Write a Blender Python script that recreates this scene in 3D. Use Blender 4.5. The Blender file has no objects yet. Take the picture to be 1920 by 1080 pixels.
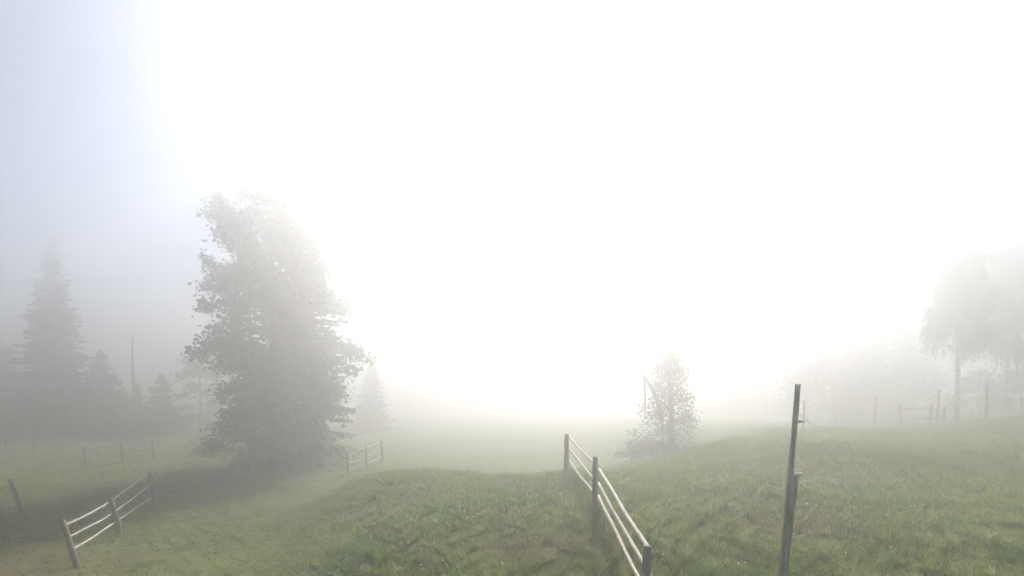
import bpy, math, random
import numpy as np

# ------------------------------------------------------------------ camera, sky, sun
scene = bpy.context.scene
C = scene.collection
CAM_Z = 4.6
FPX, CX, HY = 1000.0, 960.0, 726.0          # focal length in photo pixels, centre column, horizon row

cam_d = bpy.data.cameras.new('camera')
cam = bpy.data.objects.new('camera', cam_d); C.objects.link(cam)
cam.location = (0, 0, CAM_Z); cam.rotation_euler = (math.radians(90), 0, 0)
cam_d.sensor_width = 36; cam_d.lens = 36 * FPX / 1920
cam_d.shift_y = (HY - 540) / 1920
cam_d.clip_start = 0.1; cam_d.clip_end = 4000
scene.camera = cam

SUN_AZ = math.atan2(0.17, 1.0)               # to the right of straight ahead
SUN_EL = math.radians(38.5)
world = bpy.data.worlds.new('World'); scene.world = world; world.use_nodes = True
wn = world.node_tree; wn.nodes.clear()
sky = wn.nodes.new('ShaderNodeTexSky'); sky.sky_type = 'NISHITA'; sky.sun_disc = False
sky.sun_elevation = SUN_EL; sky.sun_rotation = SUN_AZ
sky.air_density = 0.7; sky.dust_density = 0.2; sky.ozone_density = 1.5; sky.altitude = 1400
bg = wn.nodes.new('ShaderNodeBackground'); bg.inputs['Strength'].default_value = 0.05
wo = wn.nodes.new('ShaderNodeOutputWorld')
wn.links.new(sky.outputs[0], bg.inputs[0]); wn.links.new(bg.outputs[0], wo.inputs[0])

sun_d = bpy.data.lights.new('sun', 'SUN'); sun_d.energy = 5.0; sun_d.angle = math.radians(1.0)
sun_d.color = (1.0, 0.955, 0.89)
sun = bpy.data.objects.new('sun', sun_d); C.objects.link(sun)
sun.location = (20, 60, 60)
sun.rotation_euler = (math.radians(90) - SUN_EL, 0, math.pi - SUN_AZ)

vs = scene.view_settings
vs.view_transform = 'Standard'; vs.look = 'None'; vs.gamma = 1; vs.use_curve_mapping = False
vs.exposure = 1.42
scene.render.engine = 'CYCLES'
cy = scene.cycles
cy.use_denoising = True
cy.max_bounces = 8; cy.diffuse_bounces = 3; cy.glossy_bounces = 2; cy.transmission_bounces = 4
cy.volume_bounces = 1; cy.transparent_max_bounces = 8
HAZE_DENSITY, HAZE_G, HAZE_TOP = 0.032, 0.845, 19.1

# ------------------------------------------------------------------ helpers
rng = np.random.default_rng(7)
random.seed(7)

def tag(o, label=None, cat=None, group=None, kind=None):
    if label: o['label'] = label
    if cat: o['category'] = cat
    if group: o['group'] = group
    if kind: o['kind'] = kind
    return o

def empty(name, loc):
    o = bpy.data.objects.new(name, None); C.objects.link(o)
    o.location = loc; o.empty_display_size = 0.2
    return o

def np_mesh(name, v, faces, mat, tone=None, smooth=False):
    """v (N,3); faces = list of int arrays (M,k); tone = per-vertex float"""
    me = bpy.data.meshes.new(name)
    v = np.asarray(v, np.float32)
    me.vertices.add(len(v)); me.vertices.foreach_set('co', v.ravel())
    loops = np.concatenate([f.ravel() for f in faces]).astype(np.int32)
    counts = np.concatenate([np.full(len(f), f.shape[1], np.int32) for f in faces])
    me.loops.add(len(loops)); me.loops.foreach_set('vertex_index', loops)
    me.polygons.add(len(counts))
    st = np.zeros(len(counts), np.int32); st[1:] = np.cumsum(counts)[:-1]
    me.polygons.foreach_set('loop_start', st)
    me.polygons.foreach_set('use_smooth', np.full(len(counts), smooth))
    if tone is not None:
        a = me.attributes.new('tone', 'FLOAT', 'POINT')
        a.data.foreach_set('value', np.asarray(tone, np.float32))
    me.update(calc_edges=True)
    me.materials.append(mat)
    return me

def obj(name, me, parent=None):
    o = bpy.data.objects.new(name, me); C.objects.link(o)
    if parent is not None: o.parent = parent
    return o

class Tubes:
    """collects tapered tubes into one mesh"""
    def __init__(self): self.v = []; self.q = []; self.n = 0; self.caps = []
    def add(self, pts, rad, sides=6, jitter=0.0, cap=True):
        pts = np.asarray(pts, float); k = len(pts)
        rad = np.broadcast_to(np.asarray(rad, float), (k,))
        t = np.gradient(pts, axis=0); t /= np.linalg.norm(t, axis=1)[:, None] + 1e-9
        ref = np.array([0.31, 0.17, 0.93]) if abs(t[0, 2]) < 0.8 else np.array([0.93, 0.31, 0.17])
        a = np.cross(t, ref); a /= np.linalg.norm(a, axis=1)[:, None] + 1e-9
        b = np.cross(t, a)
        th = np.linspace(0, 2 * np.pi, sides, endpoint=False)
        ring = (np.cos(th)[None, :, None] * a[:, None, :] + np.sin(th)[None, :, None] * b[:, None, :])
        r = rad[:, None, None] * (1 + jitter * rng.standard_normal((k, sides, 1)))
        self.v.append((pts[:, None, :] + ring * r).reshape(-1, 3))
        i = np.arange(k - 1)[:, None] * sides; j = np.arange(sides)[None, :]; j2 = (j + 1) % sides
        self.q.append((np.stack([i + j, i + j2, i + sides + j2, i + sides + j], -1).reshape(-1, 4)) + self.n)
        if cap:
            self.caps.append(self.n + np.arange(sides)[::-1]); self.caps.append(self.n + (k - 1) * sides + np.arange(sides))
        self.n += k * sides
    def mesh(self, name, mat, smooth=True):
        f = [np.concatenate(self.q)]
        by = {}
        for c in self.caps: by.setdefault(len(c), []).append(c)
        for k in by: f.append(np.array(by[k]))
        return np_mesh(name, np.concatenate(self.v), f, mat, smooth=smooth)

# ------------------------------------------------------------------ materials
def mat(name):
    m = bpy.data.materials.new(name); m.use_nodes = True
    nt = m.node_tree; nt.nodes.clear()
    out = nt.nodes.new('ShaderNodeOutputMaterial')
    return m, nt, out

def ramp(nt, stops):
    r = nt.nodes.new('ShaderNodeValToRGB'); e = r.color_ramp.elements
    while len(e) < len(stops): e.new(0.5)
    for s, (p, c) in zip(e, stops): s.position = p; s.color = (*c, 1)
    return r

def leaf_mat(name, stops, trans=0.35, rough=0.55):
    m, nt, out = mat(name)
    at_ = nt.nodes.new('ShaderNodeAttribute'); at_.attribute_name = 'tone'
    r = ramp(nt, stops); nt.links.new(at_.outputs['Fac'], r.inputs[0])
    p = nt.nodes.new('ShaderNodeBsdfPrincipled'); p.inputs['Roughness'].default_value = rough
    p.inputs['Specular IOR Level'].default_value = 0.3
    nt.links.new(r.outputs[0], p.inputs['Base Color'])
    t = nt.nodes.new('ShaderNodeBsdfTranslucent'); nt.links.new(r.outputs[0], t.inputs[0])
    mx = nt.nodes.new('ShaderNodeMixShader'); mx.inputs[0].default_value = trans
    nt.links.new(p.outputs[0], mx.inputs[1]); nt.links.new(t.outputs[0], mx.inputs[2])
    nt.links.new(mx.outputs[0], out.inputs[0])
    return m

def noise_mat(name, stops, scale, rough=0.85, stretch=(1, 1, 1), bump=0.3, detail=6):
    m, nt, out = mat(name)
    tc = nt.nodes.new('ShaderNodeTexCoord'); mp = nt.nodes.new('ShaderNodeMapping')
    mp.inputs['Scale'].default_value = stretch
    nz = nt.nodes.new('ShaderNodeTexNoise'); nz.inputs['Scale'].default_value = scale; nz.inputs['Detail'].default_value = detail
    nt.links.new(tc.outputs['Object'], mp.inputs[0]); nt.links.new(mp.outputs[0], nz.inputs['Vector'])
    r = ramp(nt, stops); nt.links.new(nz.outputs['Fac'], r.inputs[0])
    p = nt.nodes.new('ShaderNodeBsdfPrincipled'); p.inputs['Roughness'].default_value = rough
    p.inputs['Specular IOR Level'].default_value = 0.25
    nt.links.new(r.outputs[0], p.inputs['Base Color'])
    if bump:
        b = nt.nodes.new('ShaderNodeBump'); b.inputs['Strength'].default_value = bump; b.inputs['Distance'].default_value = 0.02
        nt.links.new(nz.outputs['Fac'], b.inputs['Height']); nt.links.new(b.outputs[0], p.inputs['Normal'])
    nt.links.new(p.outputs[0], out.inputs[0])
    return m

M = {}
M['maple'] = leaf_mat('maple_leaves', [(0, (.030, .050, .016)), (.5, (.055, .085, .026)), (1, (.10, .125, .04))])
M['spruce'] = leaf_mat('spruce_needles', [(0, (.020, .036, .018)), (.6, (.036, .058, .028)), (1, (.06, .085, .04))], .12, .6)
M['birch'] = leaf_mat('birch_leaves', [(0, (.045, .07, .02)), (.5, (.075, .105, .03)), (1, (.13, .14, .05))])
M['shrub'] = leaf_mat('shrub_leaves', [(0, (.035, .055, .018)), (.5, (.06, .09, .03)), (1, (.11, .13, .05))])
M['weed'] = leaf_mat('weed_leaves', [(0, (.03, .06, .018)), (.5, (.055, .10, .03)), (1, (.10, .15, .05))], .3, .75)
M['grass'] = leaf_mat('meadow_grass', [(0, (.19, .125, .062)), (.18, (.16, .13, .05)), (.34, (.085, .135, .020)),
                                      (.6, (.14, .20, .030)), (.85, (.215, .26, .060)), (1, (.26, .27, .11))], .5, .45)
M['bark'] = noise_mat('grey_bark', [(.3, (.06, .05, .042)), (.7, (.16, .14, .12))], 9, stretch=(1, 1, .25), bump=.6)
M['birchbark'] = noise_mat('birch_bark', [(.35, (.07, .06, .055)), (.5, (.42, .40, .37)), (.8, (.58, .56, .52))], 5, stretch=(.6, .6, 2.2), bump=.2)
M['post'] = noise_mat('weathered_post_wood', [(.3, (.14, .12, .105)), (.55, (.24, .21, .185)), (.8, (.35, .32, .285))], 14, stretch=(1, 1, .12), bump=.7)
M['rail'] = noise_mat('pale_pole_wood', [(.28, (.22, .19, .155)), (.45, (.44, .40, .34)), (.8, (.60, .56, .50))], 15, bump=.6, detail=9)
M['plank'] = noise_mat('split_grey_wood', [(.3, (.20, .185, .175)), (.5, (.34, .32, .30)), (.64, (.46, .44, .42)), (.72, (.68, .66, .63))], 11, stretch=(2, 2, .22), bump=.8)
M['white'] = noise_mat('white_plastic', [(.3, (.72, .71, .68)), (.7, (.82, .81, .79))], 30, rough=.4, bump=0)
M['soil'] = noise_mat('dark_soil', [(.3, (.045, .03, .02)), (.7, (.11, .08, .055))], 25, bump=.8)
M['petal'] = noise_mat('white_petals', [(.3, (.7, .7, .66)), (.7, (.82, .82, .78))], 30, bump=0)

# ------------------------------------------------------------------ terrain (thin-plate spline through measured ground points)
GP = np.array([  # X, distance, height relative to the camera
 (-10.9,13.3,-4.50),(-11.8,16.1,-4.40),(-12.9,19.4,-4.29),(-17.5,19,-4.5),(-24.2,29,-4.38),(-21.2,33,-4.45),
 (-32,34.5,-4.35),(-38,48,-4.45),(-43,52,-4.2),(-8.0,25.5,-4.22),(-7.6,28,-4.31),(-7.5,31,-4.4),(-13.2,30,-4.42),
 (-8,12,-4.45),(-6.9,15.7,-4.32),(-7.5,20,-4.3),(-12,7,-4.5),(-7,7,-4.3),(-20,10,-4.6),(-28,20,-4.5),
 (-3.96,11,-3.85),(-5.5,18.4,-3.3),(-3.3,16.6,-2.85),(-.9,15.2,-2.65),(1.58,15.4,-2.57),(-.62,10.4,-2.85),
 (-2.2,10.95,-3.05),(1.73,11.1,-2.67),(1.68,6.7,-3.15),(.34,8.6,-3.05),(-2,7,-3.5),(1,22,-4.1),(0,30,-4.5),
 (8.3,28,-3.55),(4.9,17,-2.55),(7.5,19.3,-2.2),(10.8,20,-2.0),(14.4,22.5,-2.0),(5.2,11.9,-2.55),(8.3,11.2,-2.5),
 (10.1,10.7,-2.4),(6.8,8.1,-2.8),(2.7,5.5,-3.2),(28.4,34,-2.35),(15.6,18.5,-2.3),(29.4,32.5,-1.95),(26.3,33,-2.3),
 (24.5,36,-2.85),(13,30,-2.5),(20,45,-3.1),(36.5,58,-3.8),(0,50,-4.9),(0,80,-5.4),(0,200,-8),(-60,80,-4.2),
 (60,80,-3.0),(-200,200,-4),(200,200,-3),(0,520,-10),(-520,0,-5),(520,0,-3),(0,-15,-3.6),(-25,-15,-4.5),(25,-15,-2.8),
 (0,-520,-4),(0,0,-3.5),(18,8,-2.3),(40,15,-1.8),(-45,15,-4.6)])
def _warp(x, y):
    r = np.sqrt(x * x + y * y) + 1e-6
    s = np.log1p(r / 9.0) / r
    return x * s, y * s
_px, _py = _warp(GP[:, 0], GP[:, 1]); _n = len(GP)
def _U(d2): return 0.5 * d2 * np.log(d2 + 1e-9)
_K = _U((_px[:, None] - _px) ** 2 + (_py[:, None] - _py) ** 2) + np.eye(_n) * 0.0015
_P = np.stack([np.ones(_n), _px, _py], 1)
_A = np.block([[_K, _P], [_P.T, np.zeros((3, 3))]])
_W = np.linalg.solve(_A, np.concatenate([GP[:, 2], np.zeros(3)]))
_ph = rng.uniform(0, 6.28, (10, 2)); _fr = np.array([.45, .7, 1.0, 1.4, 1.9, 2.6, 3.4, 4.3, 5.2, 6.1]); _an = rng.uniform(0, 6.28, 10)
def ground(x, y):
    x = np.atleast_1d(np.asarray(x, float)); y = np.atleast_1d(np.asarray(y, float))
    u, v = _warp(x, y)
    z = _W[_n] + _W[_n + 1] * u + _W[_n + 2] * v
    for i in range(_n):
        z = z + _W[i] * _U((u - _px[i]) ** 2 + (v - _py[i]) ** 2)
    for k in range(10):
        c, s = math.cos(_an[k]), math.sin(_an[k])
        z = z + 0.030 / _fr[k] ** .8 * np.sin(_fr[k] * (c * x + s * y) + _ph[k, 0] + 1.3 * np.sin(.6 * _fr[k] * (c * y - s * x) + _ph[k, 1]))
    return z + CAM_Z
def gz(x, y): return float(ground(x, y)[0])
def at(px, py, d): return np.array([(px - CX) / FPX * d, d, CAM_Z - (py - HY) / FPX * d])
def foot(px, d):
    x = (px - CX) / FPX * d
    return np.array([x, d, gz(x, d)])

def vnoise(x, y, f, seed):
    """cheap smooth 2-D noise 0..1"""
    r = np.random.default_rng(seed); s = 0
    for k in range(5):
        a = r.uniform(0, 6.28); p, q = r.uniform(0, 6.28, 2); ff = f * r.uniform(.7, 1.5)
        s = s + np.sin(ff * (x * math.cos(a) + y * math.sin(a)) + p + 1.7 * np.sin(.7 * ff * (y * math.cos(a) - x * math.sin(a)) + q))
    return np.clip(.5 + s / 5.5, 0, 1)

def dryness(x, y):
    """brown, trampled grass (0 green .. 1 brown)"""
    d = np.zeros_like(x)
    def blob(cx, cy, rx, ry, a): return a * np.exp(-((x - cx) / rx) ** 2 - ((y - cy) / ry) ** 2)
    d = d + blob(-12.5, 13.0, 4.2, 3.4, .55) + blob(5.2, 10.2, 1.3, 1.2, .5) + blob(.3, 9.6, 1.0, .6, .55) + blob(1.8, 8.5, .6, 2.5, .4)
    d = d + blob(10, 15.5, 2.5, 1.2, .35) + blob(-18, 16, 4, 3, .4) + blob(7.5, 14.5, 1.5, 1.0, .35)
    return np.clip(d * (.55 + .9 * vnoise(x, y, 1.3, 5)) + .25 * np.clip(vnoise(x, y, .8, 9) - .62, 0, 1), 0, 1)

# ground sheet: rings round the camera
rings = np.concatenate([[0.4], np.geomspace(1.2, 520, 210)]); NA = 480
th = np.linspace(0, 2 * np.pi, NA, endpoint=False)
R_, T_ = np.meshgrid(rings, th, indexing='ij')
gx, gy = (R_ * np.sin(T_)).ravel(), (R_ * np.cos(T_)).ravel()
gv = np.stack([gx, gy, ground(gx, gy)], 1)
i = np.arange(len(rings) - 1)[:, None] * NA; j = np.arange(NA)[None]; j2 = (j + 1) % NA
gq = np.stack([i + j, i + NA + j, i + NA + j2, i + j2], -1).reshape(-1, 4)
M['meadow'], nt, out = mat('meadow_ground')
a_ = nt.nodes.new('ShaderNodeAttribute'); a_.attribute_name = 'tone'
n1 = nt.nodes.new('ShaderNodeTexNoise'); n1.inputs['Scale'].default_value = .9; n1.inputs['Detail'].default_value = 10
n2 = nt.nodes.new('ShaderNodeTexNoise'); n2.inputs['Scale'].default_value = 18; n2.inputs['Detail'].default_value = 8
tc = nt.nodes.new('ShaderNodeTexCoord')
for q in (n1, n2): nt.links.new(tc.outputs['Object'], q.inputs['Vector'])
r1 = ramp(nt, [(.3, (.06, .085, .02)), (.55, (.09, .125, .030)), (.75, (.13, .15, .045))]); nt.links.new(n1.outputs['Fac'], r1.inputs[0])
r2 = ramp(nt, [(.3, (.09, .062, .036)), (.7, (.19, .135, .078))]); nt.links.new(n2.outputs['Fac'], r2.inputs[0])
mx = nt.nodes.new('ShaderNodeMix'); mx.data_type = 'RGBA'
nt.links.new(a_.outputs['Fac'], mx.inputs['Factor']); nt.links.new(r1.outputs[0], mx.inputs['A']); nt.links.new(r2.outputs[0], mx.inputs['B'])
pb = nt.nodes.new('ShaderNodeBsdfPrincipled'); pb.inputs['Roughness'].default_value = .95; pb.inputs['Specular IOR Level'].default_value = .1
bp = nt.nodes.new('ShaderNodeBump'); bp.inputs['Strength'].default_value = .8; bp.inputs['Distance'].default_value = .06
nt.links.new(n2.outputs['Fac'], bp.inputs['Height']); nt.links.new(bp.outputs[0], pb.inputs['Normal'])
nt.links.new(mx.outputs['Result'], pb.inputs['Base Color']); nt.links.new(pb.outputs[0], out.inputs[0])
gd = dryness(gx, gy)
tag(obj('meadow', np_mesh('meadow', gv, [gq, np.arange(NA)[None, ::-1]], M['meadow'], gd, True)), 'rolling green meadow with a low knoll and hollows', 'meadow', kind='structure')

# ------------------------------------------------------------------ fences and posts
def post_mesh(name, a, b, r, m, sides=9, taper=.9):
    a, b = np.asarray(a, float), np.asarray(b, float); k = 6
    t = np.linspace(0, 1, k)[:, None]
    pts = a + (b - a) * t; pts[0] = a - (b - a) / np.linalg.norm(b - a) * .25
    pts[1:-1, :2] += rng.normal(0, r * .10, (k - 2, 2))
    rad = r * np.linspace(1.05, taper, k)
    tb = Tubes(); pts = np.vstack([pts, pts[-1] + (b - a) / np.linalg.norm(b - a) * r * .18]); rad = np.append(rad, r * taper * .72)
    tb.add(pts, rad, sides, .05); return tb.mesh(name, m, True)

def rail_mesh(name, a, b, r0, r1, m, sag=.03, wob=.007, sides=8):
    a, b = np.asarray(a, float), np.asarray(b, float); L = np.linalg.norm(b - a)
    k = max(6, int(L / .28)); t = np.linspace(0, 1, k)
    pts = a + (b - a) * t[:, None]
    ph = rng.uniform(0, 6.28, 4); d = (b - a) / L; side = np.array([-d[1], d[0], 0])
    e = np.sin(np.pi * t)
    pts[:, 2] += -sag * e + wob * e * (np.sin(4.2 * t + ph[0]) + .35 * np.sin(11 * t + ph[1]))
    pts += side * (wob * 1.3 * e * (np.sin(4.5 * t + ph[2]) + .5 * np.sin(11 * t + ph[3])))[:, None]
    rad = np.linspace(r0, r1, k) * (1 + .07 * rng.standard_normal(k))
    tb = Tubes(); tb.add(pts, rad, sides, .05); return tb.mesh(name, m, True)

def fence(label, posts, heights, name='pole_fence', pr=.06, rr=.032, side=1, group=None, rm='rail'):
    """posts: (base px, depth, top px, top py); heights: per post, list of rail fractions"""
    b = [foot(p[0], p[1]) for p in posts]; t = []
    for p, q in zip(posts, b):
        tt = at(p[2], p[3], p[1]); t.append(tt)
    root = empty(name, b[0]); o0 = b[0]
    tag(root, label, 'fence', group)
    for k, (q, tt) in enumerate(zip(b, t)):
        r = pr * (posts[k][4] if len(posts[k]) > 4 else 1)
        obj('post', post_mesh('post', q - o0, tt - o0, r, M['post']), root)
    for k in range(len(b) - 1):
        d = (b[k + 1] - b[k]); d[2] = 0; L = np.linalg.norm(d); d /= L
        sd = np.array([d[1], -d[0], 0]) * side
        for h0, h1 in zip(heights[k], heights[k + 1]):
            p0 = b[k] + (t[k] - b[k]) * h0 + sd * pr * 1.15; p1 = b[k + 1] + (t[k + 1] - b[k + 1]) * h1 + sd * pr * 1.15
            e = rng.uniform(.0, .07, 2); jz = rng.normal(0, .015, 2)
            p0 = p0 - d * e[0]; p1 = p1 + d * e[1]; p0[2] += jz[0]; p1[2] += jz[1]
            s = rng.uniform(.85, 1.15)
            obj('rail', rail_mesh('rail', p0 - o0, p1 - o0, rr * 1.1 * s, rr * .85 * s, M[rm]), root)
    return root
H3 = [.92, .62, .33]
fence('leaning three-rail pole fence on brown trampled grass', [(146, 13.3, 117, 976), (227, 16.1, 208, 935), (293, 19.4, 280, 884)],
      [[.85, .61, .36], [.9, .6, .33], [.95, .64, .32]], pr=.07, rr=.031, side=-1)
fence('pole fence ending at one steeply leaning post beside brown grass', [(-285, 15.6, -312, 975), (-100, 17.4, -122, 928), (42, 19, 19, 899)],
      [H3, H3, [.8, .52, .25]], pr=.07, rr=.045, side=-1)
fence('two-bay pole fence on the flat lawn before the small spruces', [(163, 29, 158, 838), (231, 31, 227, 829), (291, 33, 285, 826)],
      [[.88, .55, .2], [.92, .55, .15], [.95, .58, .2]], pr=.07, rr=.044, side=-1, rm='post')  # shade on these rails is put into the colour: darker post wood
fence('pole fence on flat lawn in front of the tall spruce', [(-50, 32.5, -53, 824), (13, 34.5, 11, 818), (66, 36.5, 61, 811)],
      [H3, H3, [.9, .6, .3]], pr=.07, rr=.031, side=-1, rm='post')  # rails take the darker post wood to stand in for shade
fence('faint misty pole fence kinked near the spruces', [(93, 47, 93, 779), (156, 44, 155, 794), (203, 45, 202, 791)],
      [H3, H3, H3], pr=.085, rr=.048, side=-1, rm='post')  # rail colour darkened for shade by using the post wood
fence('very faint pole fence deep in mist beneath the small spruces', [(217, 49, 217, 786), (274, 50, 273, 775), (331, 51, 331, 778)],
      [[.9, .5, .2], [.9, .5, .2], [.9, .5, .2]], pr=.085, rr=.048, side=-1, rm='post')  # darker post wood on the rails paints their shade in
fence('short two-bay pole fence with sunlit rails right of broad leafy tree', [(654, 25.5, 651, 847), (688, 28, 686, 837), (718, 31, 715, 826)],
      [[.82, .5, .2], [.92, .55, .25], [.95, .58, .28]], pr=.075, rr=.036, side=-1)
fence('large pole fence running down the knoll with three bowed rails', [(1063, 15.4, 1063, 815, 1.25), (1116, 11.1, 1116, 857, 1.0), (1209, 6.7, 1213, 1024, 1.0)],
      [[.95, .64, .36], [.83, .52, .24], [.93, .66, .38]], pr=.06, rr=.028, side=-1)
fence('broken low pole fence beside the birch trunk', [(1690, 37, 1687, 758, .9), (1744, 33.5, 1747, 757), (1768, 33, 1771, 764)],
      [[.85, .45], [.75, .35], [.8, .35]], pr=.075, rr=.045, side=-1, rm='post')

def lone_post(label, px, d, tx, ty, r=.07, name='fence_post', group=None):
    b = foot(px, d); t = at(tx, ty, d); root = obj(name, post_mesh(name, b * 0, t - b, r, M['post']))
    root.location = b; tag(root, label, 'post', group); return root
lone_post('tall thin bare post between the pole fence and birch trunk', 1757, 33.2, 1761, 731, .075)
lone_post('tall thin bare post standing alone right of the birch trunk', 1849, 32, 1851, 717, .075)
lone_post('faint lone post in mist before the rounded trees', 1640, 37, 1642, 742, .08)
# braced post half hidden in mist
b = foot(1506, 27); root = empty('braced_post', b)
tag(root, 'faint braced post in mist behind the tall split pole', 'post')
t = at(1508, 752, 27)
obj('post', post_mesh('post', b * 0, t - b, .05, M['post']), root)
q = foot(1538, 26.4); obj('brace', post_mesh('brace', (b + (t - b) * .42) - b, q - b, .04, M['post']), root)

# tall split pole near the camera
D = 5.5; b = foot(1441, D); root = empty('split_pole', b)
tag(root, 'tall leaning split wooden pole with white insulators', 'pole')
top = at(1497.5, 722, D)
def plank(name, a, c, w0, w1, th_, m, k=16):
    a, c = np.asarray(a, float), np.asarray(c, float); t_ = np.linspace(0, 1, k)
    pts = a + (c - a) * t_[:, None]; v = []; ph = rng.uniform(0, 6, 3)
    for q, (p, s) in enumerate(zip(pts, t_)):
        w = (w0 + (w1 - w0) * s) / 2; h = th_ / 2; o = .008 * math.sin(7 * s + ph[0]) + .004 * math.sin(17 * s + ph[1])
        for (sx, sy) in ((-1, -.75), (-.7, -1), (.7, -1), (1, -.7), (1, .75), (.65, 1), (-.7, 1), (-1, .7)):
            v.append((p[0] + o + sx * w * (1 + rng.normal(0, .06)), p[1] + sy * h * (1 + rng.normal(0, .07)), p[2] + (rng.normal(0, .012) if q in (k - 1,) else 0)))
    v = np.array(v); i = np.arange(k - 1)[:, None] * 8; j = np.arange(8)[None]; j2 = (j + 1) % 8
    f = np.stack([i + j, i + j2, i + 8 + j2, i + 8 + j], -1).reshape(-1, 4)
    return np_mesh(name, v, [f, np.array([np.arange(8)[::-1], np.arange(8) + (k - 1) * 8])], m)
dirv = (top - b) / np.linalg.norm(top - b)
obj('plank', plank('plank', -dirv * .3, top - b, .072, .040, .05, M['plank'], 26), root)
mid = at(1491, 888, D)
obj('stake', plank('stake', np.array([.048, .03, -.3]), mid - b + np.array([.018, .035, 0]), .05, .04, .04, M['plank'], 14), root)
def insulator(p):
    tb = Tubes(); p = np.asarray(p, float)
    tb.add([p + (-.032, -.045, 0), p + (-.01, -.05, .002), p + (.012, -.05, .004), p + (.036, -.044, .003)], [.010, .015, .015, .011], 8)
    tb.add([p + (.0, -.02, 0), p + (0, -.062, 0)], [.012, .012], 8)
    return tb.mesh('insulator', M['white'])
for (ix, iy) in ((1495, 790), (1492, 888)):
    obj('insulator', insulator(at(ix, iy, D) - b), root)

# ------------------------------------------------------------------ trees
def leaf_quads(c, size, flat=.5, aspect=.8):
    """diamond leaves at points c: returns verts, quads, tone"""
    n = len(c); a = rng.normal(size=(n, 3)); a[:, 2] *= flat; a /= np.linalg.norm(a, axis=1)[:, None]
    r = rng.normal(size=(n, 3)); b_ = np.cross(a, r); b_ /= np.linalg.norm(b_, axis=1)[:, None]
    s = size * (.55 + 1.0 * rng.uniform(0, 1, n) ** 2)[:, None]
    v = np.stack([c - a * s * .5, c + b_ * s * .5 * aspect, c + a * s * .5, c - b_ * s * .5 * aspect], 1).reshape(-1, 3)
    q = np.arange(n * 4).reshape(-1, 4)
    tone = np.repeat(np.clip(rng.normal(.5, .22, n), 0, 1), 4)
    return v, q, tone

def crown_obj(name, c, size, m, root, flat=.5, aspect=.8):
    v, q, t_ = leaf_quads(np.asarray(c), size, flat, aspect)
    return tag(obj(name, np_mesh(name, v, [q], m, t_), root), kind='stuff')

def broadleaf(label, px, d, height, env, leaf=.16, nleaf=26000, limbs=34, mkey='maple', base_h=.1, name='broadleaf_tree', group=None,
              trunk_r=.28, lean=(0, 0), spread=.30, pos=None, layered=.45, cat='tree', rj=.72):
    """env(h 0..1, azimuth) -> crown radius in metres"""
    b = foot(px, d) if pos is None else np.asarray(pos)
    root = empty(name, b); tag(root, label, cat, group)
    wood = Tubes(); k = 10; t_ = np.linspace(0, 1, k)
    tr = np.stack([lean[0] * t_ + .12 * np.sin(5 * t_ + 1) * t_, lean[1] * t_ + .1 * np.sin(4 * t_) * t_, height * .93 * t_], 1); tr[0, 2] = -.3
    wood.add(tr, trunk_r * (1 - t_) ** .8 + .025, 8, .04)
    pts = []; wts = []
    for q in range(limbs):
        h = base_h + (1 - base_h) * ((q + .5) / limbs) ** .85 * .93
        az = q * 2.399 + rng.normal(0, .3)
        R = env(min(h + .06, 1), az) * rng.uniform(rj, 1.06)
        o = np.array([np.interp(h * .85, t_, tr[:, 0]), np.interp(h * .85, t_, tr[:, 1]), max(.25, h * .85 * height)])
        rise = height * .15 * (.4 + h) * rng.uniform(.5, 1.2)
        e = np.array([math.cos(az) * R, math.sin(az) * R, h * height + (rise * .3 if h > .5 else -rise * .2) - o[2] + rng.normal(0, .035) * height])
        s = np.linspace(0, 1, 7)[:, None]
        lp = o + e * s + np.array([0, 0, 1]) * (np.sin(np.pi * s) * rise * .35) + rng.normal(0, .05, (7, 3)) * s
        wood.add(lp, np.linspace(trunk_r * .34 * (1 - h * .7), .012, 7), 5, cap=False)
        nb = max(4, int(R * 2.6))
        for w in range(nb):
            f = rng.uniform(.22, 1.0); p = np.array([np.interp(f, s[:, 0], lp[:, c_]) for c_ in range(3)])
            a2 = az + rng.choice([-1, 1]) * rng.uniform(.3, 1.3); l2 = (.35 + R * .28 * (1.1 - f)) * rng.uniform(.6, 1.3)
            e2 = np.array([math.cos(a2) * l2, math.sin(a2) * l2, rng.normal(.12, .45) * l2])
            tw = p + e2 * np.linspace(0, 1, 4)[:, None] + np.array([0, 0, -.12]) * (np.linspace(0, 1, 4)[:, None] ** 2)
            wood.add(tw, np.linspace(.016, .005, 4), 4, cap=False)
            for f2 in (.35, .7, 1.0): pts.append(tw[0] + (tw[-1] - tw[0]) * f2); wts.append(rng.uniform(.1, 1.6) ** 1.5)
    pts = np.array(pts); wts = np.array(wts); wts /= wts.sum()
    idx = rng.choice(len(pts), nleaf, p=wts)
    off = rng.normal(size=(nleaf, 3)) * spread; off[:, 2] *= layered
    c = pts[idx] + off
    c[:, 2] = np.maximum(c[:, 2], .12)
    obj('trunk', wood.mesh('trunk', M['bark']), root)
    crown_obj('crown', c, leaf, M[mkey], root)
    return root

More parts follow.
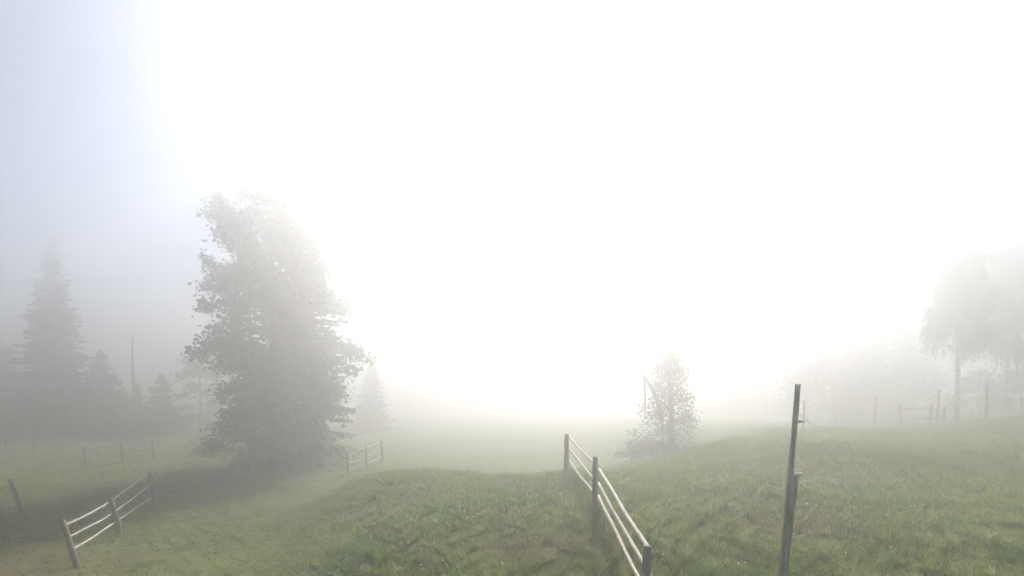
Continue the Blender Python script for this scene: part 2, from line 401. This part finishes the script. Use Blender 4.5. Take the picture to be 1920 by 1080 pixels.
def spruce(label, px, d, height, R, top_sparse=0.0, name='spruce_tree', group=None, dens=1.0, pos=None, shape=.85, card=1.0, low=.03):
    b = foot(px, d) if pos is None else np.asarray(pos)
    root = empty(name, b); tag(root, label, 'tree', group)
    wood = Tubes(); wood.add([(0, 0, -.3), (.03, 0, height * .5), (0, .02, height)], [height * .012 + .04, height * .007 + .03, .015], 7)
    V = []; N = 0
    step = .34 * (height / 17) ** .35
    z = low * height
    while z < height * .985:
        f = z / height
        L0 = R * (1 - f) ** shape + .06
        nb = int((5 + 4 * (1 - f)) * dens) + (0 if f < 1 - top_sparse else -2)
        a0 = rng.uniform(0, 6.28)
        for q in range(max(nb, 3)):
            az = a0 + q * 6.283 / max(nb, 3) + rng.normal(0, .25); L = L0 * rng.uniform(.5, 1.18)
            droop = L * (.34 - .42 * f) * rng.uniform(.6, 1.3)
            s = np.linspace(0, 1, 5)
            o = np.array([0, 0, z + rng.normal(0, .07)])
            bp_ = np.stack([math.cos(az) * L * s, math.sin(az) * L * s, o[2] - droop * s ** 1.2 + .16 * L * np.maximum(s - .65, 0)], 1)
            if L > .35: wood.add(bp_, np.linspace(.012 + .008 * L, .004, 5), 4, cap=False)
            m_ = int((8 + 17 * L) * dens)
            fr = rng.uniform(.08, 1, m_); p = np.stack([np.interp(fr, s, bp_[:, c_]) for c_ in range(3)], 1)
            sd = rng.choice([-1, 1], m_) * rng.uniform(.35, 1.15, m_)
            sl = (.20 + .30 * L / 3 * (1.15 - fr)) * rng.uniform(.6, 1.35, m_) * (card * (1 - f) ** .6 + .45 * f)
            dx = np.stack([np.cos(az + sd) * sl, np.sin(az + sd) * sl, -sl * rng.uniform(.05, .75, m_)], 1)
            wv = np.stack([-np.sin(az + sd), np.cos(az + sd), rng.normal(0, .8, m_)], 1) * (sl * .20)[:, None]
            V.append(np.stack([p, p + dx * .45 + wv, p + dx, p + dx * .45 - wv], 1).reshape(-1, 3))
        z += step * rng.uniform(.75, 1.2) * (1 if f < .8 else .75)
    V = np.concatenate(V); n = len(V) // 4
    obj('trunk', wood.mesh('trunk', M['bark']), root)
    tag(obj('crown', np_mesh('crown', V, [np.arange(n * 4).reshape(-1, 4)], M['spruce'], np.repeat(np.clip(rng.normal(.5, .22, n), 0, 1), 4)), root), kind='stuff')
    return root

def birch(label, px, d, height, env, base_h=.23, strands=1100, leaf=.085, name='birch_tree', group=None):
    b = foot(px, d); root = empty(name, b); tag(root, label, 'tree', group)
    wood = Tubes(); k = 12; t_ = np.linspace(0, 1, k)
    tr = np.stack([.15 * np.sin(3 * t_), .1 * np.sin(4 * t_), height * t_ * .98], 1); tr[0, 2] = -.3
    wood.add(tr, .15 * (1 - t_) ** .7 + .012, 8, .03)
    ends = []
    for q in range(46):
        h = base_h + .04 + (.95 - base_h) * (q / 46); az = q * 2.399 + rng.normal(0, .3)
        R = env(min(h + .05, 1), az) * rng.uniform(.6, 1.05); o = np.array([np.interp(h, t_, tr[:, 0]), np.interp(h, t_, tr[:, 1]), h * height])
        s = np.linspace(0, 1, 6)
        rise = (1.1 * R + .5) * (1 - .3 * h)
        lp = np.stack([o[0] + math.cos(az) * R * s, o[1] + math.sin(az) * R * s, o[2] + rise * np.sin(s * 2.0) / 1.0 * .9], 1)
        lp[:, 2] = np.minimum(lp[:, 2], height * .99)
        wood.add(lp, np.linspace(.05 * (1 - h) + .012, .005, 6), 5, cap=False)
        for w in range(int(13 + 8 * R)):
            f = rng.uniform(.25, 1); ends.append(np.array([np.interp(f, s, lp[:, c_]) for c_ in range(3)]) + rng.normal(0, .16, 3))
    tw = Tubes(); leaves = []
    ends = np.array(ends); idx = rng.integers(0, len(ends), strands)
    for e in ends[idx]:
        L = rng.uniform(.5, 2.0) * (1 - .35 * e[2] / height); L = min(L, max(.2, e[2] - base_h * height * .95))
        o = rng.normal(0, .22, 2); s = np.linspace(0, 1, 4)
        p = np.stack([e[0] + o[0] * np.sqrt(s), e[1] + o[1] * np.sqrt(s), e[2] + .1 * np.sin(np.pi * s) - L * s ** 1.4], 1)
        tw.add(p, np.linspace(.006, .0025, 4), 3, cap=False)
        m_ = int(L * 22) + 6; f = rng.uniform(0, 1, m_)
        c = np.stack([np.interp(f, s, p[:, c_]) for c_ in range(3)], 1) + rng.normal(0, .055, (m_, 3))
        leaves.append(c)
    tk = obj('trunk', wood.mesh('trunk', M['birchbark']), root)
    obj('twigs', tw.mesh('twigs', M['bark']), root)['kind'] = 'stuff'
    crown_obj('crown', np.concatenate(leaves), leaf, M['birch'], root, flat=1.2, aspect=.7)
    return root

# the big broad-leaved tree and the spruce grown into it
def env_big(h, az):
    right = .5 + .5 * math.cos(az)
    hs = [0, .08, .2, .32, .45, .55, .68, .8, .9, 1]
    rl = np.interp(h, hs, [2.4, 2.7, 3.0, 3.4, 4.3, 4.0, 4.0, 3.8, 3.2, 1.0])
    rr = np.interp(h, hs, [2.4, 3.0, 3.8, 4.8, 5.6, 5.4, 4.0, 3.4, 2.7, .8])
    return (rl * (1 - right) + rr * right) * (1 if abs(math.sin(az)) < .8 else .85)
broadleaf('big broad leafy tree with layered open branches around a spruce', 512, 30.6, 16.2, env_big, .20, 44000, 120, 'maple', .05, 'maple_tree', trunk_r=.33, spread=.24, layered=.8, rj=.74)
spruce('tall spruce spire growing up through the broad leafy tree', 553, 29.8, 18.5, 3.3, 0, dens=1.5, shape=.55)
broadleaf('dense dark bush at the foot of the broad leafy tree', 470, 29.2, 4.2, lambda h, az: np.interp(h, [0, .3, .7, 1], [1.6, 2.3, 1.8, .5]), .15, 6500, 22, 'shrub', .03, 'bush', trunk_r=.09, cat='bush')

# conifers on the left
spruce('tallest spruce with narrow pointed top fading into mist', 98, 48, 18.4, 3.7, .05, dens=1.5, card=1.5)
spruce('stout middle-sized spruce right beside the tallest spruce', 188, 49, 7.9, 2.7, dens=1.4, card=1.5, shape=.7)
spruce('small broad spruce between the bare pole and leafy tree', 302, 52, 5.9, 2.4, dens=1.3, card=1.5, shape=.7)
spruce('little narrow spruce at the foot of the bare pole', 258, 53, 5.0, 1.5, dens=1.2, card=1.4)
spruce('misty spruce left of the tallest spruce', 12, 56, 8.6, 3.2, dens=1.2, card=1.6)
spruce('low wide young spruce beneath the tallest spruce', 140, 52, 5.2, 2.6, dens=1.2, card=1.6, shape=.6)
spruce('low wide young spruce beneath the stout spruce', 228, 53, 4.6, 2.2, dens=1.2, card=1.6, shape=.6)
spruce('low dark young spruce on the far meadow edge', 55, 52, 5.0, 2.8, dens=1.2, card=1.6, shape=.6)
broadleaf('faint rounded tree half hidden behind the broad leafy tree', 375, 55, 9.0, lambda h, az: np.interp(h, [0, .2, .6, 1], [1.2, 2.0, 2.6, .8]), .3, 3500, 24, 'shrub', .1, 'round_tree', trunk_r=.14)
spruce('faint small spruce right of the broad leafy tree', 697, 62, 8.6, 2.8, dens=1.0, card=1.6)
# bare trunk
b = foot(252, 51); t = at(249, 632, 51)
tb = Tubes(); s = np.linspace(0, 1, 9)[:, None]; pp = (t - b) * s + np.c_[.08 * np.sin(6 * s), 0 * s, 0 * s]; pp[0, 2] -= .3
tb.add(pp, np.linspace(.14, .07, 9), 7, .06)
for f, a_, L in ((.55, .4, .5), (.68, 3.5, .35), (.8, 1.2, .3)):
    q = (t - b) * f; tb.add([q, q + np.array([math.cos(a_) * L, math.sin(a_) * L, .12])], [.035, .012], 5)
o = obj('dead_trunk', tb.mesh('dead_trunk', M['bark'])); o.location = b
tag(o, 'bare dead trunk standing thin above small spruces', 'dead tree')

# right-hand side
def env_b1(h, az): return np.interp(h, [0, .23, .32, .5, .65, .8, .92, 1], [1.2, 1.9, 2.35, 2.25, 1.75, 1.2, .7, .2])
birch('weeping birch with slim bare trunk beside the fence posts', 1795, 34, 13.9, env_b1, .24, 4000, .088)
def env_b2(h, az): return np.interp(h, [0, .2, .4, .7, .9, 1], [1.4, 1.9, 2.0, 1.4, .7, .2])
birch('taller misty birch standing behind the weeping birch', 1888, 39, 15.9, env_b2, .2, 2600, .12)
rt = lambda a, c: (lambda h, az: np.interp(h, [0, .15, .35, .6, .85, 1], [a * .75, a, a * 1.1, c, c * .7, c * .25]))
broadleaf('widest rounded tree of the misty grove by the birch', 1640, 60, 13.6, rt(4.6, 4.4), .32, 9000, 60, 'shrub', .06, 'round_tree', trunk_r=.2, spread=.62, layered=.9)
broadleaf('lower rounded tree of the misty grove behind the split pole', 1565, 57, 11.4, rt(4.0, 3.7), .32, 8000, 54, 'shrub', .06, 'round_tree', trunk_r=.2, spread=.62, layered=.9)
broadleaf('small misty tree on a visible trunk at the edge of the grove', 1512, 52, 8.2, lambda h, az: np.interp(h, [0, .3, .45, .8, 1], [.3, .6, 2.0, 2.2, .8]), .28, 2400, 22, 'shrub', .36, 'round_tree', trunk_r=.16, spread=.45, layered=.9)
broadleaf('faint tree behind the grove and left of birch crown', 1712, 72, 14.6, rt(3.5, 3.2), .36, 6000, 44, 'shrub', .1, 'round_tree', trunk_r=.2, spread=.65, layered=.9)
broadleaf('very faint rounded tree sloping away left of the grove', 1435, 76, 9.5, rt(4.6, 3.6), .4, 4500, 40, 'shrub', .06, 'round_tree', trunk_r=.2, spread=.7, layered=.9)
broadleaf('barely visible low tree fading out behind the ragged small tree', 1365, 84, 7.0, rt(4.6, 3.4), .42, 4000, 36, 'shrub', .06, 'round_tree', trunk_r=.2, spread=.7, layered=.9)
broadleaf('dark bush under the taller birch', 1915, 47, 4.0, rt(2.4, 1.8), .2, 4500, 24, 'shrub', .04, 'bush', trunk_r=.1, spread=.3, cat='bush')
broadleaf('misty bush between the two birches', 1838, 50, 4.2, rt(2.6, 2.0), .24, 3000, 22, 'shrub', .04, 'bush', trunk_r=.1, spread=.3, cat='bush')

# ragged small tree with a broken limb
root = broadleaf('ragged small tree with a broken limb behind the knoll fence', 1258, 28, 6.2,
                 lambda h, az: np.interp(h, [0, .12, .3, .55, .8, 1], [1.6, 1.5, 1.55, 1.4, .8, .25]), .11, 8000, 44, 'shrub', .05, 'ragged_tree', trunk_r=.12, spread=.22, layered=1.3, rj=.45)
b = np.array(root.location)
tb = Tubes()
p = [at(1240, 790, 28) - b, at(1233, 752, 27.8) - b, at(1222, 728, 27.6) - b, at(1208, 706, 27.4) - b]
tb.add(p, [.13, .115, .095, .07], 7, .08)
tb.add([p[-1] + np.array([0, 0, -.05]), at(1210, 745, 27.4) - b, at(1209, 786, 27.4) - b], [.06, .04, .02], 6, .08)
tb.add([p[-2], at(1238, 716, 27.7) - b], [.03, .01], 5)
tb.add([p[-1], at(1200, 716, 27.4) - b, at(1198, 726, 27.4) - b], [.025, .015, .008], 5)
obj('broken_limb', tb.mesh('broken_limb', M['bark']), root)
broadleaf('low dark thicket at the foot of the ragged small tree', 1222, 26.5, 1.0, lambda h, az: np.interp(h, [0, .5, 1], [2.0, 1.8, .7]), .11, 3600, 22, 'shrub', .05, 'thicket', trunk_r=.04, spread=.22, cat='bush')

# ------------------------------------------------------------------ grass
FEET = [foot(p_, d_)[:2] for p_, d_ in ((1063, 15.4), (1116, 11.1), (1209, 6.7), (1441, 5.5), (146, 13.3), (227, 16.1), (293, 19.4), (42, 19))]
def grass(n, dmin, dmax, seg, wscale, hscale):
    u = rng.uniform(-1.25, 1.25, n)
    q = rng.uniform(0, 1, n); y = 1 / ((1 / dmin) * (1 - q) + (1 / dmax) * q)       # thins with distance
    y = y * rng.uniform(.97, 1.03, n); x = u * y
    # clumping
    x = x + .10 * np.sin(9 * y + 3 * np.sin(5 * x)); y = y + .10 * np.sin(9 * x + 3 * np.sin(4 * y))
    knoll = 1 / (1 + np.exp(-(x + 5.2) / .6)) * 1 / (1 + np.exp((y - 26) / 2))
    dry = dryness(x, y)
    tuft = vnoise(x, y, 2.4, 3) * vnoise(x, y, .9, 4)
    tuft2 = np.clip(vnoise(x, y, 5.5, 21) - .45, 0, 1) * 2
    h = (.040 + .050 * knoll + .13 * tuft * knoll ** 1.5 * (.3 + tuft2) + .03 * tuft2) * (1 - .35 * dry) * rng.uniform(.45, 1.4, n) * hscale
    bank = np.exp(-((x + 3.9) / 1.3) ** 2 - ((y - 10.8) / 1.8) ** 2)
    for (fx, fy) in FEET: bank = np.maximum(bank, .9 * np.exp(-((x - fx) ** 2 + (y - fy) ** 2) / .05))
    h = h * (1 + .9 * bank)
    tall = rng.uniform(0, 1, n) < .007 * knoll + .02 * bank; h = np.where(tall, h + rng.uniform(.06, .20, n), h)
    w = wscale * (.0045 + .007 * rng.uniform(0, 1, n) ** 2) * np.maximum(1, y / 9)
    w = np.where(tall, w * .5, w)
    z = ground(x, y)
    az = rng.uniform(0, 6.28, n); ln = np.abs(rng.normal(.85, .5, n)) * h
    dx, dy = np.cos(az) * ln, np.sin(az) * ln
    fz = rng.uniform(0, 6.28, n); wx, wy = np.cos(fz) * w, np.sin(fz) * w
    base = np.stack([x, y, z - .01], 1); W_ = np.stack([wx, wy, 0 * wx], 1)
    tip = base + np.stack([dx, dy, h], 1)
    tone = .56 + .16 * (vnoise(x, y, .55, 31) - .5) * 2 + .19 * (vnoise(x, y, 3.0, 32) - .5) * 2 + rng.normal(0, .17, n) - .08 * tuft2 + .17 * (vnoise(x, y, 9.0, 41) - .5) * 2
    tone = np.clip(tone, .34, 1); brown = rng.uniform(0, 1, n) < dry * .85 + .03
    tone = np.where(brown, rng.uniform(0, .24, n), tone); tone = np.where(tall, .95, tone)
    if seg == 2:
        mid = base + np.stack([dx * .35, dy * .35, h * .62], 1)
        v = np.stack([base - W_, base + W_, mid + W_ * .8, mid - W_ * .8, tip], 1).reshape(-1, 3)
        o = np.arange(n)[:, None] * 5
        return v, [o + np.array([0, 1, 2, 3]), o + np.array([3, 2, 4])], np.repeat(tone, 5)
    v = np.stack([base - W_, base + W_, tip], 1).reshape(-1, 3)
    return v, [np.arange(n)[:, None] * 3 + np.array([0, 1, 2])], np.repeat(tone, 3)
v, f, t_ = grass(410000, 5.0, 24, 2, 1.0, 1.0)
g = obj('grass', np_mesh('grass', v, f, M['grass'], t_)); tag(g, 'short green meadow grass covering knoll and lawn nearby', 'grass', kind='stuff')
v, f, t_ = grass(340000, 15, 70, 1, 1.3, 1.1)
g = obj('grass', np_mesh('grass', v, f, M['grass'], t_)); tag(g, 'misty short grass on the lawn beyond the knoll', 'grass', kind='stuff')

# broad-leaved weeds: one leaf mesh, a plant of several leaves
def weed_leaf():
    k = 6; s = np.linspace(0, 1, k); w = .22 * np.sin(np.pi * np.clip(s * .93 + .05, 0, 1)) ** .8
    zc = .55 * s - .75 * s ** 2.2
    v = np.concatenate([np.stack([s, -w, zc + .05], 1), np.stack([s, 0 * w, zc], 1), np.stack([s, w, zc + .05], 1)])
    q = [[i_ + a * k, i_ + 1 + a * k, i_ + 1 + (a + 1) * k, i_ + (a + 1) * k] for a in (0, 1) for i_ in range(k - 1)]
    return [np_mesh('leaf', v, [np.array(q)], M['weed'], np.full(len(v), t), True) for t in (.25, .5, .7, .9)]
WL = weed_leaf()
def weed(px, py, d, size, label, group):
    b = foot(px, d); root = empty('dock_plant', b); tag(root, label, 'weed', group)
    for q in range(rng.integers(8, 13)):
        l = obj('leaf', WL[rng.integers(0, 4)], root); s = size * rng.uniform(.6, 1.15)
        l.scale = (s, s * rng.uniform(.7, 1.0), s * rng.uniform(.7, 1.4)); l.rotation_euler = (rng.normal(0, .25), -rng.uniform(.05, .55), q * 2.4 + rng.normal(0, .3))
        l.location = (0, 0, .02)
for (px, d, s) in ((692, 12.0, .26), (712, 12.2, .22), (672, 11.8, .2), (640, 10.8, .26), (612, 10.5, .24), (585, 10.7, .26), (560, 10.9, .24), (655, 10.2, .28), *[(rng.uniform(525, 705), rng.uniform(9.7, 11.6), rng.uniform(.20, .32)) for _ in range(20)],
                   (690, 10.0, .24), (600, 10.0, .26), (720, 11.2, .18), (575, 10.15, .25), (632, 9.9, .27), (540, 10.7, .22)):
    weed(px, 0, d, s, 'leafy green dock plant growing on the bank of the knoll', 'dock plants on the bank')
for (px, d, s) in ((1034, 12.3, .17), (990, 10.0, .16), (1330, 14.0, .22), (1395, 13.2, .2), (1452, 12.8, .18)):
    weed(px, 0, d, s, 'small dock plant in the grass beside the knoll fence', 'dock plants by the fence')

# small white flowers and molehills
n = 260; u = rng.uniform(-.3, .95, n); y = 1 / rng.uniform(1 / 20, 1 / 7.5, n); x = u * y
near = np.array([at(p_, 940, 12.5)[:2] for p_ in rng.normal(1410, 32, 26)]); near[:, 1] += rng.normal(0, .35, 26)
keep = rng.uniform(0, 1, n) < vnoise(x, y, .9, 77) * .55
x = np.concatenate([x[keep], near[:, 0]]); y = np.concatenate([y[keep], near[:, 1]]); z = ground(x, y) + rng.uniform(.03, .085, len(x))
tb = Tubes()
for a_, b_, c_ in zip(x, y, z):
    r = rng.uniform(.008, .019)
    ti = rng.normal(0, .8, 2); tb.add([(a_ + .01, b_, c_), (a_ + .01 + ti[0] * .01, b_ + ti[1] * .01, c_ + .012)], [r * .6, r], 7)
tag(obj('wildflowers', tb.mesh('wildflowers', M['petal'])), 'tiny white flowers scattered through the meadow grass', 'flowers', kind='stuff')

def molehill(label, px, d, rx, h):
    b = foot(px, d); k, na = 6, 14; v = []
    for q in range(k):
        f = q / (k - 1)
        for a_ in range(na):
            an = a_ / na * 6.283; r = rx * f * (1 + rng.normal(0, .10))
            X_, Y_ = b[0] + r * math.cos(an), b[1] + r * math.sin(an) * .8
            v.append((X_ - b[0], Y_ - b[1], gz(X_, Y_) - b[2] + h * (math.cos(f * 3.1416) * .5 + .5) * (1 + rng.normal(0, .2)) - .015 * f))
    i = np.arange(k - 1)[:, None] * na; j = np.arange(na)[None]; j2 = (j + 1) % na
    f = np.stack([i + j, i + na + j, i + na + j2, i + j2], -1).reshape(-1, 4)
    o = obj('molehill', np_mesh('molehill', v, [f], M['soil'], smooth=True)); o.location = b
    tag(o, label, 'molehill')
molehill('dark earth molehill in open grass on the right slope', 1843, 11.9, .26, .16)
molehill('flat brown molehill in the grass of the knoll', 965, 9.6, .30, .09)

# ------------------------------------------------------------------ mist
X0, X1, Y0, Y1, Z0, Z1 = -560, 560, -560, 560, -14, HAZE_TOP
hv = np.array([(x_, y_, z_) for z_ in (Z0, Z1) for (x_, y_) in ((X0, Y0), (X1, Y0), (X1, Y1), (X0, Y1))])
hq = np.array([(3, 2, 1, 0), (4, 5, 6, 7), (0, 1, 5, 4), (1, 2, 6, 5), (2, 3, 7, 6), (3, 0, 4, 7)])
hm, nt, out = mat('mist')
pv = nt.nodes.new('ShaderNodeVolumePrincipled')
pv.inputs['Color'].default_value = (.93, .93, .925, 1); pv.inputs['Density'].default_value = HAZE_DENSITY; pv.inputs['Anisotropy'].default_value = HAZE_G
nt.links.new(pv.outputs[0], out.inputs['Volume'])
tag(obj('haze', np_mesh('haze', hv, [hq], hm)), 'pale morning mist filling the meadow', 'mist', kind='stuff')
